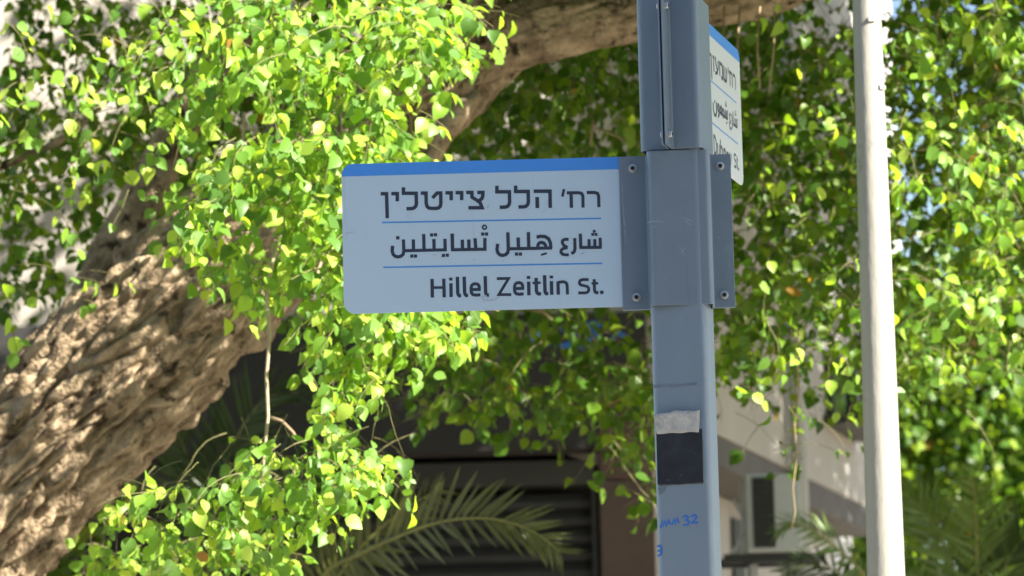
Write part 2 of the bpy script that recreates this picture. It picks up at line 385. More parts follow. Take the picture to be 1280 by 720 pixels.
# ---- second plate: lies in the seam plane of the upper collar, points away down the side street
pl2 = empty("name_plate", (0,0,0), R(90)+YAWU, parent=sign)     # local +x runs away from the camera; its street face is local -y
X0, X1 = WC/2+.006, WC/2+.006+.625
z2b, z2t = ZU0+.042, ZU1+.030
plate_mesh(plate_outline(X0, X1, z2b, z2t, RC, False, True), -.0014, .0014).build("plate_sheet", M_sign_lit, pl2)
hb = z2t-(zt-zband)
flat(band_pts(X0, X1, hb, z2t, RC, False), -.0016).build("header_band", M_band, pl2)
HP = (zt-zb)/187.0                                  # metres per drawing unit
def p2(px, py): return Vector((X1-.052-(751-px)*HP, -.0016, z2t-(py-200)*HP))
def sh(st, dx, dy=0): return [(t[0], [(x+dx, y+dy) for x, y in t[1]], t[2]) if t[0]=='l' else (t[0], t[1]+dx, t[2]+dy, *t[3:]) for t in st]
Wd = 4.4
def shin(x): return [('l',[(x,240),(x,252),(x+2,257.5),(x+6,259),(x+15,259),(x+19,256),(x+20,250),(x+20,240)],Wd), ('l',[(x+10,240),(x+10,257)],Wd)]
HEB2 = RACH + shin(673) + [
    ('l',[(648,240),(655,241),(666,241),(668,246),(668,259),(659,259)],Wd), ('l',[(651,242),(650,259)],Wd),
    ('l',[(621,240),(626,240),(628,247),(637,256)],Wd), ('l',[(642,240),(641,250),(634,258),(622,260)],Wd),
    ('l',[(608,241),(614,241),(614,260)],Wd), ('l',[(592,241),(599,241),(600,273)],Wd)]
strokes_mesh(HEB2, p2, NV).build("hebrew_lettering", M_ink, pl2)
ARA2 = SHARIA + sh([('l',[(690,309),(648,309)],4), ('l',[(690,297),(690,309)],4.2), ('l',[(683,299),(683,309)],4.2), ('l',[(676,299),(676,309)],4.2),
    ('d',680,292,3.5,3.5), ('d',685,292,3.5,3.5), ('d',682.5,288,3.5,3.5), ('l',[(680,316),(687,314)],2.4),
    ('o',663,306,5,4), ('l',[(650,309),(645,303),(651,299),(656,303),(652,309),(640,309)],4), ('o',634,304,4.5,4), ('l',[(639,304),(638,312),(630,317)],4),
    ('l',[(622,299),(622,312),(616,318),(607,318),(602,312),(602,303)],4.2), ('d',612,300,4,4)], 0)
strokes_mesh(ARA2, p2, NV).build("arabic_lettering", M_ink, pl2)
lat2 = [s for s in LAT if (s[0]=='l' and min(p[0] for p in s[1]) > 715) or (s[0]!='l' and s[1] > 745)]
wl = 4.3
lat2 += [('l',[(600,347),(600,370),(607,370),(613,366),(614,359),(613,352),(607,347),(598,347)],wl),
    ('l',[(621,353),(621,366),(624,370),(631,369)],wl), ('l',[(632,353),(632,371)],wl),
    ('l',[(640,345),(640,370),(648,370),(652,366),(652,358),(648,354),(641,355)],wl), ('l',[(660,353),(660,371)],wl), ('l',[(660,355),(667,354),(671,358),(671,371)],wl),
    ('o',683,362,6.6,wl), ('l',[(694,353),(700,369),(706,353)],wl)]
strokes_mesh(lat2, p2, NV).build("latin_lettering", M_ink, pl2)
for yy in (276, 331.5):
    strokes_mesh([('l',[(478,yy),(752,yy)],1.9)], p2, NV).build("divider_line", M_line, pl2)

M_scuff = mat("scuff", (.27,.33,.38), rough=.6, var=.25, scale=60)
def cp(off):
    PL = C0 + nrm*off
    return lambda px, py: hit_plane(px, py, PL, nrm)-C0
cf = cp(WC/2+TH/2+.0002)
strokes_mesh([('l',[(809,279),(814,277),(822,276.5),(829,277.5)],1.1), ('l',[(852,272),(858,273),(866,277)],1.0), ('l',[(855,275),(863,281),(868,280)],.8), ('l',[(848,308),(853,313),(856,320)],.9),
    ('l',[(850,318),(857,310)],.7), ('l',[(812,285),(820,283)],.8), ('l',[(830,345),(834,351)],.6)], cf, nrm).build("scuff", M_scuff, sign)
ff = cp(GAP+TH+.0002)
strokes_mesh([('l',[(777.5,228),(778.5,255),(781,285),(781.5,303)],1.0), ('l',[(779,262),(780.5,292)],.8)], ff, nrm).build("scuff", M_scuff, sign)
strokes_mesh([('l',[(897,297),(901,297.4)],.9), ('l',[(911.5,325),(912,340)],.9)], ff, nrm).build("scuff", M_scuff, sign)
# ---- things stuck and written on the post's front face
nP = Vector((math.sin(YAWP), -math.cos(YAWP), 0)); aP = Vector((math.cos(YAWP), math.sin(YAWP), 0))
FP = C0 + nP*(WP/2)
def pp(px, py): return hit_plane(px, py, FP + nP*.0003, nP) - C0
def sheet(pts, off, thick=.0006):
    vs = [pp(*p)+nP*off for p in pts]; n = len(vs); vs2 = [v+nP*thick for v in vs]
    return MB().add(vs+vs2, [tuple(range(n)), tuple(range(n,2*n))[::-1]]+[(k,(k+1)%n,n+(k+1)%n,n+k) for k in range(n)])
sheet([(820.5,541),(822,605),(824,607.5),(878,604.5),(879.5,602),(877.5,536)], .0002).build("black_label", M_black, sign)
M_res = mat("glue_residue", (.15,.195,.24), rough=.6, var=.2, scale=30)
sheet([(817,481),(845,480.3),(871,478),(871.5,481),(846,484),(817,484.6)], .0001, .0003).build("residue", M_res, sign)
sheet([(822.5,609),(834,608.6),(831,615),(824,619)], .0001, .0003).build("residue", M_res, sign)
M_fleck = mat("print_fleck", (.20,.22,.17), rough=.6, var=.4, scale=50)
strokes_mesh([('d',827,590,1.6,3), ('d',826,596,1,1.6), ('d',872,586,1.4,2.2), ('d',874,592,1,1.4), ('d',868,566,.9,1.4), ('d',835,600,1.5,.7), ('d',851,594,.8,.8), ('l',[(823,606.3),(850,606),(877,603.6)],.7), ('l',[(878.4,548),(879,575),(879.3,600)],.5)],
    pp, nP, off0=.0007).build("print_fleck", M_fleck, sign)
tp = MB(); nx, ny = 14, 6
top_e = lambda t: 517.5 - 5.2*t + .9*math.sin(9*t)+.6*math.sin(23*t); bot_e = lambda t: 542.5 - 2.5*t + .5*math.sin(14*t)
vs = []
for j in range(ny+1):
    for i in range(nx+1):
        t = i/nx; u = j/ny; l = 817.5+3.8*u; r_ = 875.5-1.8*u
        bul = .0012+.011*(1-u)*abs(noise.noise(Vector((t*5, u*3, 3.3))))+.005*(1-u)**2*(1.2-t)
        vs.append(pp(l+(r_-l)*t, top_e(t)*(1-u)+bot_e(t)*u)+nP*bul)
tp.add(vs, [(j*(nx+1)+i, j*(nx+1)+i+1, (j+1)*(nx+1)+i+1, (j+1)*(nx+1)+i) for j in range(ny) for i in range(nx)])
po = tp.build("torn_paper", M_paper, sign, smooth=True); sd = po.modifiers.new("thick", 'SOLIDIFY'); sd.thickness = .0005
S3 = 344/110.0
mk = reg([L(7.5,(80,532),(88,505),(90,525),(98,503),(103,523),(112,500),(118,518)), L(7.5,(124,520),(133,497),(137,516),(145,494),(152,513)),
    L(7.5,(166,490),(180,483),(190,490),(180,500),(192,506),(188,518),(168,522)), L(7.5,(200,488),(212,480),(222,487),(214,500),(202,512),(214,510),(228,511)),
    L(7.5,(66,604),(78,600),(85,612),(82,634),(68,642)), L(7.5,(68,622),(82,618))], 800, 490, S3)
strokes_mesh(mk[:4], pp, nP).build("marker_scrawl", M_marker, sign); strokes_mesh(mk[4:], pp, nP).build("marker_scrawl", M_marker, sign)

# ------------------------------------------------------------------ lamp post
YL = 10.5
b0 = hit_y(1107.5, 720, YL); b1 = hit_y(1083, 0, YL)
ax_l = (b1-b0)/(b1.z-b0.z); foot = b0 - ax_l*b0.z
kpx = YL/FPX
def rl(z): return kpx*(23.6 + (17.9-23.6)*(z-b0.z)/(b1.z-b0.z))
lamp = empty("lamp_post", foot, 0, "cream painted tapering metal lamp post standing in full sun", "lamp post")
zs = [0.0, .02, .25, .27]+[.3+.25*i for i in range(25)]
lm = MB().tube([ax_l*z for z in zs], [rl(z)*(1.25 if z < .26 else 1) for z in zs], 32).build("pole", M_lamp, lamp, smooth=True)
MB().tube([ax_l*.0, ax_l*.015], [.16,.16], 24).build("base_flange", M_lamp, lamp)
top = ax_l*6.3
MB().tube([top, top+Vector((-.1,-.3,.25)), top+Vector((-.3,-1.0,.42)), top+Vector((-.4,-1.5,.44))], .024, 12).build("arm", M_lamp, lamp, smooth=True)
hd = MB(); hm = Matrix.Translation(top+Vector((-.42,-1.7,.43))) @ Matrix.Rotation(R(12),4,'Z')
hd.box(-.11,-.3,-.04,.11,.25,.06,hm); ho = hd.build("lamp_head", M_dark, lamp, bevel=.03)
MB().box(-.085,-.26,-.052,.085,.1,-.041,hm).build("lens", M_glass, ho)
MB().box(-.06,-.004,-.16,.06,.004,.16, Matrix.Translation(Vector((0,-rl(.8)-.002,.8)))).build("service_door", M_lamp, lamp, bevel=.003)
for py, side in ((112, 1), (28, .3)):       # small welded clip stubs left on the pole
    z = hit_y(1090, py, YL).z
    MB().box(-.011,-.006,-.006,.011,.006,.006, Matrix.Translation(ax_l*z+Vector((rl(z)*.75*side,-rl(z)*(.70 if side > .5 else .97),0))) @ Matrix.Rotation(R(40*side),4,'Z')).build("clip_stub", M_lamp, lamp)

# ------------------------------------------------------------------ leaves
LV = np.array([(0,0,0),(0,.36,0),(0,.66,-.04),(0,1.06,-.16),
    (.23,.06,.06),(.42,.31,.11),(.40,.59,.07),(.21,.84,-.04),(-.23,.06,.06),(-.42,.31,.11),(-.40,.59,.07),(-.21,.84,-.04)], dtype=np.float64)
LF = [(0,4,1),(4,5,1),(1,5,6,2),(6,7,2),(7,3,2),(0,1,8),(8,1,9),(1,2,10,9),(10,2,11),(11,2,3)]
LI = np.array([i for f in LF for i in f]); LS = np.array([len(f) for f in LF])
PAL = np.array([(.075,.15,.014),(.10,.19,.016),(.14,.235,.02),(.055,.115,.014),(.17,.26,.022),(.085,.165,.02),(.21,.285,.03)])
def tints(n, r=None, dull=1.0, odd=.02):
    c = PAL[rng.integers(0, len(PAL), n)] * rng.uniform(.8, 1.2, (n,1)) * dull
    k = rng.random(n) < odd
    c[k] = np.array((.32,.17,.03))*rng.uniform(.6,1.2,(int(k.sum()),1))
    return c
def frames(ax, nr):
    ax = ax/np.linalg.norm(ax, axis=1, keepdims=True)
    nr = nr - ax*(nr*ax).sum(1, keepdims=True); nr /= np.maximum(np.linalg.norm(nr, axis=1, keepdims=True), 1e-6)
    return np.cross(ax, nr), ax, nr
def leaf_mesh(name, pos, ax, nr, ln, tint, material=None, T=LV, FI=LI, FS=LS):
    n = len(pos); x, y, z = frames(ax, nr)
    curl = rng.uniform(-.3, 2.4, n); wid = rng.uniform(.86, 1.16, n)
    V = (pos[:,None,:] + ln[:,None,None]*(T[None,:,0:1]*x[:,None,:]*wid[:,None,None] + T[None,:,1:2]*y[:,None,:] + T[None,:,2:3]*z[:,None,:]*curl[:,None,None]))
    nv = len(T); me = bpy.data.meshes.new(name)
    me.vertices.add(n*nv); me.vertices.foreach_set("co", V.reshape(-1))
    me.loops.add(n*len(FI)); me.loops.foreach_set("vertex_index", (FI[None,:]+(np.arange(n)*nv)[:,None]).reshape(-1).astype(np.int32))
    me.polygons.add(n*len(FS)); st = np.concatenate([[0], np.cumsum(FS)[:-1]])
    me.polygons.foreach_set("loop_start", (st[None,:]+(np.arange(n)*len(FI))[:,None]).reshape(-1).astype(np.int32))
    me.polygons.foreach_set("use_smooth", np.ones(n*len(FS), dtype=bool))
    me.update(calc_edges=True)
    a = me.attributes.new("tint", 'FLOAT_COLOR', 'POINT'); c = np.ones((n*nv, 4)); c[:,:3] = np.repeat(tint, nv, 0)
    a.data.foreach_set("color", c.reshape(-1).astype(np.float32))
    me.materials.append(material or M_leaf)
    return me
def link(name, me, parent, **k):
    o = bpy.data.objects.new(name, me); COL.objects.link(o); o.parent = parent; return tag(o, **k)

def unit(v): return v/np.linalg.norm(v)
class Foliage:
    def __init__(s): s.pos=[]; s.ax=[]; s.nr=[]; s.ln=[]; s.tw=[]; s.pet=[]
    def spray(s, p, n, step, keep, size, sway=.35, down=1.0):
        """a twig that arches over and hangs, leaves left and right of it"""
        d = unit(np.array([random.gauss(0,.7), random.gauss(0,.6), random.gauss(-.1,.35)])); pts = [np.array(p)]
        q = np.array(p, float); sd = 1; last = 0
        for i in range(n):
            d = unit(d + np.array([random.gauss(0,.16)*sway/.35, random.gauss(0,.16), -.16*down]))
            q = q + d*step*random.uniform(.75,1.25); pts.append(q.copy())
            side = unit(np.cross(d, np.array([random.gauss(0,.5), random.gauss(0,.5), 1.0])+1e-3))*sd; sd = -sd
            for rep in range(2 if random.random() < .35 else 1):
                if not keep(q): continue
                last = len(pts)
                a = unit(side*random.uniform(.5,1.2)*(1 if rep == 0 else -1) + d*.35 + np.array([random.gauss(0,.25),random.gauss(0,.25),-.75+random.gauss(0,.3)]))
                base = q + a*size*random.uniform(.25,.5)
                nn = np.array([random.gauss(.45,.42), random.gauss(-.42,.42), random.gauss(.6,.38)])
                s.pos.append(base); s.ax.append(a); s.nr.append(nn); s.ln.append(size*random.choice((.4,.55,.7,.85,.95,1,1.1,1.2))); s.pet.append((q, base))
        pts = pts[:last+1]
        if len(pts) > 2: s.tw.append(pts)
    def arr(s): return (np.array(s.pos), np.array(s.ax), np.array(s.nr), np.array(s.ln))
    def twig_mesh(s, base, r=.0016, every=1):
        mb = MB(); b = Vector(base)
        for t in s.tw[::every]:
            pts = [Vector(p)-b for p in t]; mb.tube(pts, [r*(1-.6*i/len(pts)) for i in range(len(pts))], 3, False)
        for q, e in s.pet:
            q = Vector(q)-b; e = Vector(e)-b; u = (e-q).cross(Vector((.3,.8,.2))).normalized()*.0009
            mb.add([q+u, q-u, e-u, e+u], [(0,1,2,3)])
        return mb
def px_of(q):
    v = Vector(q)-CAM; z = v.dot(_f); return 640+FPX*v.dot(_rt)/z, 360-FPX*v.dot(_up)/z

# density of leaves over the view, 40-pixel cells; the near, sunlit sprays and the deep, shaded ones
NEAR = """
33222566667778720000000112334557
33223667778788830000000111333557
22223567778888100000000111223456
22223456788784000000000111222456
12233456899862000000000111222345
12223357999980000000000111122345
11222368999970000000000111222444
11211468999970000000000111122444
11310147888980000000001111222344
21400004445886500000001111222333
10000000046887620000001111111333
00000000025751000000000122112222
00000000036400000000000121100000
00000002345400000000000011000000
00000004447730000000000001000000
00016677789720000000000011000000
00137889975100000000000010000000
00467999730000000000000000000000
""".split()
DEEP = """
77756677777777788888888555576788
76446777777788899999988555577788
54455777777777899999988455566788
43455666677777899999999555566788
33455666778877799999999555566788
44455666778800000000000445577788
54455566778800000000000455577788
55444555667700000000000556677788
66433322456700000000000667777888
66422110134567777776600677777888
54300000012578897554577777677888
22000000001356778887774544455677
10000000000124565766872222333344
00000000000011233424651121110022
00000000000000010123440111100011
00000000000000000012330000000000
00000000000000000001200001000000
00000000000000000000000000000000
""".split()
DEEP = [''.join(str(max(int(ch), 8)) if 1 <= j <= 9 and 22 <= i <= 27 else str(max(int(ch), 6)) if 2 <= j <= 9 and i <= 4 else '9' if j <= 6 and i >= 27 else ch for i, ch in enumerate(row)) for j, row in enumerate(DEEP)]
def dens(grid, x, y):
    i, j = int(x//40), int(y//40)
    if y < 0: j = 0
    i = min(max(i, 0), 31)
    if j > 17: return 0
    return int(grid[max(j,0)][i])/9.0
def fill(F, grid, Y0, Y1, per, size, nst, step, c0=0, c1=32, off=0, thin=1.0):
    for j in range(18):
        for i in range(c0, c1):
            dn = int(grid[j][i])/9.0
            cnt = per*dn; k = int(cnt)+(random.random() < cnt-int(cnt))
            for _ in range(k):
                Yd = random.uniform(Y0, Y1)
                p = hit_y(40*(i+random.random()), 40*(j+random.random())-26, Yd)
                if noise.noise(p*3.6+Vector((3,1,off))) < .0: continue
                def keep(q):
                    x, y = px_of(q); return random.random() < min(1, dens(grid, x, y)*1.5)*thin
                F.spray(p, random.randint(*nst), step, keep, size)

# ------------------------------------------------------------------ the big leaning tree
TB = hit_y(-120, 900, 12.35); tree_base = Vector((TB.x-.9, 12.4, 0))
tree = empty("leaning_tree", tree_base, 0, "old leaning tree with furrowed bark and drooping round leaves, its limb arching behind the sign", "tree")
def bark_tube(pts, rads, nseg, nang, amp, seed, name, parent):
    P = [Vector(p) for p in pts]; L_ = [0]
    for a, b in zip(P, P[1:]): L_.append(L_[-1]+(b-a).length)
    def cat(i, t):
        p0, p1, p2, p3 = P[max(i-1,0)], P[i], P[i+1], P[min(i+2,len(P)-1)]
        return .5*((2*p1)+(p2-p0)*t+(2*p0-5*p1+4*p2-p3)*t*t+(3*p1-p0-3*p2+p3)*t**3)
    cs = []; rs = []; per = [max(2, int(nseg*(L_[i+1]-L_[i])/L_[-1])) for i in range(len(P)-1)]
    for i, n in enumerate(per):
        for k in range(n):
            t = k/n; cs.append(cat(i,t)); rs.append(rads[i]*(1-t)+rads[i+1]*t)
    cs.append(P[-1]); rs.append(rads[-1])
    vs = []; a = None; s = 0
    for i, c in enumerate(cs):
        t = (cs[min(i+1,len(cs)-1)]-cs[max(i-1,0)]).normalized()
        if a is None: a = t.cross(Vector((0,1,0))).normalized()
        a = (a-t*a.dot(t)).normalized(); b = t.cross(a)
        if i: s += (c-cs[i-1]).length
        for k in range(nang):
            an = 2*math.pi*k/nang; dr = a*math.cos(an)+b*math.sin(an); r = rs[i]
            q = Vector((math.cos(an)*r, math.sin(an)*r, s))
            tw = q.copy(); sw = noise.noise(Vector((q.x*2,q.y*2,s*1.3+seed)))*.08
            lump = noise.noise(Vector((q.x*2.2, q.y*2.2, s*1.3+seed)))
            w1 = Vector(((q.x+sw)*11, (q.y-sw)*11, s*1.9+seed*3)); n1 = noise.noise(w1)
            w2 = Vector(((q.x+sw)*26, (q.y+sw)*26, s*4.0+seed*5)); n2 = noise.noise(w2)
            n3 = noise.noise(Vector((q.x*60, q.y*60, s*16+seed)))
            n4 = noise.noise(Vector(((q.x+sw)*38+5, (q.y-sw)*38, s*6.5+seed*7)))
            ridge = .2 + .75*min(1,abs(n1)*7.5)**.7 + .55*min(1,abs(n2)*5) + .5*n3 + .45*n1 + .5*max(0,n4)
            knot = max(0, noise.noise(Vector((q.x*5.5+9, q.y*5.5, s*4.2+seed)))-.25)
            vs.append(c-Vector(parent.location)+dr*(r*(1+.10*lump)+amp*r*(ridge-.8)-.45*knot*r*(1 if amp > .05 else .5)))
    m_ = len(cs)
    fs = [(i*nang+k, i*nang+(k+1)%nang, (i+1)*nang+(k+1)%nang, (i+1)*nang+k) for i in range(m_-1) for k in range(nang)]
    fs.append(tuple((m_-1)*nang+k for k in range(nang)))
    return MB().add(vs, fs).build(name, M_bark, parent, smooth=True)
YT = 12.3; k_ = YT/FPX
def tp_(x, y, Y=YT): return hit_y(x, y, Y)
fork = [(-150,762),(-50,662),(50,562),(150,460),(250,362)]
bark_tube([tree_base+Vector((0,0,-.15)), tree_base+Vector((.12,0,.7)), tp_(-300,930)]+[tp_(*p) for p in fork]+[tp_(335,288)],
          [.55,.40,.36]+[112*k_,104*k_,98*k_,97*k_,92*k_]+[80*k_], 620, 360, .19, 1.7, "trunk", tree)
bark_tube([tp_(225,388), tp_(310,300), tp_(400,225), tp_(490,135,12.45), tp_(575,58,12.5), tp_(660,-8,12.5), tp_(740,-70,12.5), tp_(820,-190,12.7)],
          [84*k_,84*k_,82*k_,78*k_,68*k_,58*k_,52*k_,40*k_], 460, 220, .19, 5.3, "limb", tree)
bark_tube([tp_(590,62,12.5), tp_(690,28,12.35), tp_(860,0,12.3), tp_(960,-14,12.3), tp_(1060,-60,12.2)], [40*k_,44*k_,35*k_,30*k_,25*k_], 260, 130, .12, 8.1, "limb", tree)
bark_tube([tp_(105,430,12.6), tp_(130,345,12.7), tp_(170,265,12.75), tp_(215,180,12.8), tp_(265,90,12.8), tp_(330,10,12.7), tp_(370,-90,12.7)], [34*k_,30*k_,26*k_,25*k_,24*k_,24*k_,22*k_], 220, 70, .11, 11.9, "limb", tree)
bark_tube([tp_(-60,235,13.2), tp_(20,200,13.2), tp_(75,175,13.2), tp_(140,120,13.2)], [6*k_,5.5*k_,5*k_,4*k_], 40, 16, .06, 3.9, "limb", tree)
# torn strip of bark hanging along the underside of the big limb
bark_tube([tp_(535,212,12.2), tp_(552,172,12.2), tp_(575,140,12.2), tp_(600,116,12.22)], [9*k_,12*k_,13*k_,7*k_], 60, 24, .12, 21.0, "bark_strip", tree)

# pale aerial roots and hanging stems
def stem(pts, r, Y=11.4, name="hanging_stem", m=M_twig):
    P = [hit_y(x,y,Y)-tree_base for x,y in pts]; n = len(P)
    MB().tube(P, [r*(1-.35*i/n) for i in range(n)], 8).build(name, m, tree, smooth=True)
M_pale = mat("pale_stem", (.36,.29,.19), rough=.8, var=.2, scale=25)
stem([(346,300),(340,330),(334,372),(337,420),(333,470),(335,520),(330,570),(327,604)], .0062, 10.55, m=M_pale)
stem([(350,285),(353,318),(362,342)], .006, m=M_pale)
stem([(410,285),(404,318),(396,345),(388,362)], .0055, m=M_pale)
stem([(338,522),(352,526),(366,540),(374,553)], .005, m=M_twig)
stem([(430,40),(424,110),(428,170),(420,230)], .004, m=M_twig)
stem([(355,120),(350,165),(340,195),(310,210)], .004, m=M_greentwig)
stem([(655,385),(680,390),(690,400)], .005, 13.2, m=M_twig)
stem([(738,182),(742,150),(745,160),(790,178)], .004, 13, m=M_twig)
stem([(305,140),(303,190),(300,240)], .006, 12, m=M_twig)
for x in (905, 925, 950, 968): stem([(x,8),(x+random.uniform(-4,4),60),(x+random.uniform(-8,8),110+random.uniform(0,60))], .0035, 12.2, m=M_twig)
stem([(1000,415),(996,450),(999,490),(993,530),(996,570),(991,610),(994,640),(989,662)], .0032, 13.0, m=M_twig)

F1 = Foliage(); fill(F1, NEAR, 10.1, 11.0, 10.5, .045, (5,9), .034, 5, 20); fill(F1, NEAR, 11.0, 12.0, 13, .047, (5,9), .034, 0, 5); fill(F1, NEAR, 11.0, 11.7, 1.0, .045, (5,9), .034, 0, 20); fill(F1, NEAR, 11.5, 12.4, 11, .046, (5,9), .034, 20, 32)
F2 = Foliage(); fill(F2, DEEP, 12.9, 15.6, 12, .05, (5,10), .040)
# the crown goes on above the frame
F3 = Foliage()
for _ in range(3900):
    x = random.uniform(-500, 1700); y = -random.uniform(20, 900)
    F3.spray(hit_y(x, y, random.uniform(11.7, 16.5)), random.randint(6,10), .07, lambda q: px_of(q)[1] < -70, .085)
p1, a1, n1_, l1 = F1.arr(); t1 = tints(len(p1), odd=.004, dull=1.72)*np.array((.98,1,1.6))  # sunlit brightness is put into these leaf tints
# the 300 leaves nearest in view are objects of their own
vis = []
for i, q in enumerate(p1):
    x, y = px_of(q)
    if 0 < x < 1280 and 0 < y < 720 and not (425 < x < 915 and 195 < y < 388) and not (800 < x < 900): vis.append((-(l1[i]/q[1]), i))
vis.sort(); pick = np.array([i for _, i in vis[:300]]); mask = np.ones(len(p1), bool); mask[pick] = False
tbn = np.array(tree_base)
lk = [leaf_mesh("leaf", np.zeros((1,3)), np.array([[0,1.,0]]), np.array([[0,0,1.]]), np.ones(1), tints(1, odd=0, dull=1.72)*np.array((.98,1,1.6))) for _ in range(16)]
xx, yy, zz = frames(a1, n1_)
for i in pick:
    M4 = Matrix((xx[i]*l1[i], yy[i]*l1[i], zz[i]*l1[i])).transposed().to_4x4(); M4.translation = Vector(p1[i]-tbn)
    inst("leaf", random.choice(lk), tree, M4)
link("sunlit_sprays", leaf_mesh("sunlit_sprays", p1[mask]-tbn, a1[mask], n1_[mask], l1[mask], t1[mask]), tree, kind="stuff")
p2_, a2, n2_, l2 = F2.arr(); link("inner_crown", leaf_mesh("inner_crown", p2_-tbn, a2, n2_, l2, tints(len(p2_), odd=.005, dull=.84)*np.array((.84,1,1.0))), tree, kind="stuff")  # same tree's leaves tinted darker, the crown's inner shade put into the colour
for _ in range(380):
    F3.spray(hit_y(random.uniform(560, 1150), -random.uniform(60, 330), random.uniform(11.6, 12.5)), random.randint(6,10), .06, lambda q: px_of(q)[1] < -55, .075)
for _ in range(230):
    F3.spray(hit_y(random.uniform(860, 1350), -random.uniform(60, 300), random.uniform(10.95, 11.5)), random.randint(5,8), .05, lambda q: px_of(q)[1] < -55, .07)
for _ in range(1900):
    F3.spray(hit_y(random.uniform(1250, 2700), -random.uniform(40, 1000), random.uniform(13.4, 17.6)), random.randint(6,10), .08, lambda q: px_of(q)[1] < -70 or px_of(q)[0] > 1300, .11)
p3, a3, n3_, l3 = F3.arr(); link("upper_crown", leaf_mesh("upper_crown", p3-tbn, a3, n3_, l3, tints(len(p3), odd=0)), tree, kind="stuff")
tm = F1.twig_mesh(tree_base); tag(tm.build("twigs", M_greentwig, tree), kind="stuff")
tm = F2.twig_mesh(tree_base, .002); tag(tm.build("twigs", M_greentwig, tree), kind="stuff")
print("leaves", len(p1), len(p2_), len(p3))

# ------------------------------------------------------------------ other trees
def blob_tree(name, base, crown_c, rad, n, size, label, trunk_r=.14, group=None, dull=1.0, odd=.01, lumps=9, tint=None):
    b = Vector(base); t = empty(name, b, 0, label, "tree", group); c = Vector(crown_c)
    top = c-b; mid = top*.55+Vector((.1,.05,0))
    MB().tube([Vector((0,0,-.1)), Vector((.03,0,mid.z*.5)), Vector((mid.x*.6,mid.y*.6,mid.z)), top*.8], [trunk_r*1.25,trunk_r,trunk_r*.8,trunk_r*.5], 14).build("trunk", M_bark, t, smooth=True)
    rx, ry, rz = rad; cs = [(c, 1.0)]
    for k in range(lumps):
        d = Vector((random.gauss(0,1),random.gauss(0,1),random.gauss(0,.8))).normalized()
        cs.append((c+Vector((d.x*rx*.6,d.y*ry*.6,d.z*rz*.6)), random.uniform(.35,.6)))
    for cc, _ in cs[1:6]:
        MB().tube([top*.6, (top*.6+(cc-b))*.5+Vector((0,0,.1)), cc-b], [trunk_r*.45,trunk_r*.3,trunk_r*.12], 7).build("limb", M_bark, t, smooth=True)
    P = []
    for _ in range(n):
        cc, s = random.choice(cs); d = np.array([random.gauss(0,1) for _ in range(3)]); d = d/np.linalg.norm(d)*random.random()**(1/2.4)
        P.append(np.array(cc-b)+d*np.array([rx,ry,rz])*s)
    P = np.array(P); A = rng.normal(0,.6,(n,3))+np.array([0,0,-.5]); N = rng.normal(0,.5,(n,3))+np.array([.1,-.2,.7])
    ti = tints(n, odd=odd, dull=dull)
    if tint is not None: ti = ti*np.array(tint)
    link("crown", leaf_mesh("crown", P, A, N, size*rng.uniform(.6,1.2,n), ti), t, kind="stuff")
    return t
cs_ = C0 + Vector((.02,.26,2.9)) + SDIR*3.6
blob_tree("shade_tree", (cs_.x+.3, cs_.y-.2, 0), cs_, (1.25,1.1,1.2), 12000, .10, "small dense street tree beside the pavement that shades the sign post", .11)
blob_tree("garden_tree", (5.4,19.2,0), (4.9,18.9,7.3), (2.9,3.0,3.0), 42000, .09, "tall garden tree beside the beige building wing", .2, lumps=15)
blob_tree("garden_tree", (5.9,22.2,0), (5.5,21.9,7.4), (2.7,2.4,2.7), 26000, .09, "tall tree shading the far end of the beige wing", .2, lumps=14)
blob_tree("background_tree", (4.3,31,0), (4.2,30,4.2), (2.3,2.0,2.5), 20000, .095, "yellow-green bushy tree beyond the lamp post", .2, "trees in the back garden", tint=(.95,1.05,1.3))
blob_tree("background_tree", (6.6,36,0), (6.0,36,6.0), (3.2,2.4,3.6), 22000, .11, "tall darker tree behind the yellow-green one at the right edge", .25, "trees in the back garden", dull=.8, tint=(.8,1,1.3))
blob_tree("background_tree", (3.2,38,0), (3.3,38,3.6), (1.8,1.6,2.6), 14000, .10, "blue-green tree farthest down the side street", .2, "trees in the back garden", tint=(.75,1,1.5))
blob_tree("garden_bush", (-3.0,16.6,0), (-2.55,16.6,2.75), (1.0,.8,1.3), 3500, .075, "dark leafy bush behind the leaning trunk", .05, dull=.8)
blob_tree("garden_bush", (-3.6,24,0), (-3.2,24,3.4), (1.4,1.0,1.6), 3500, .1, "tall bush in front of the white apartment block", .05, dull=.9)

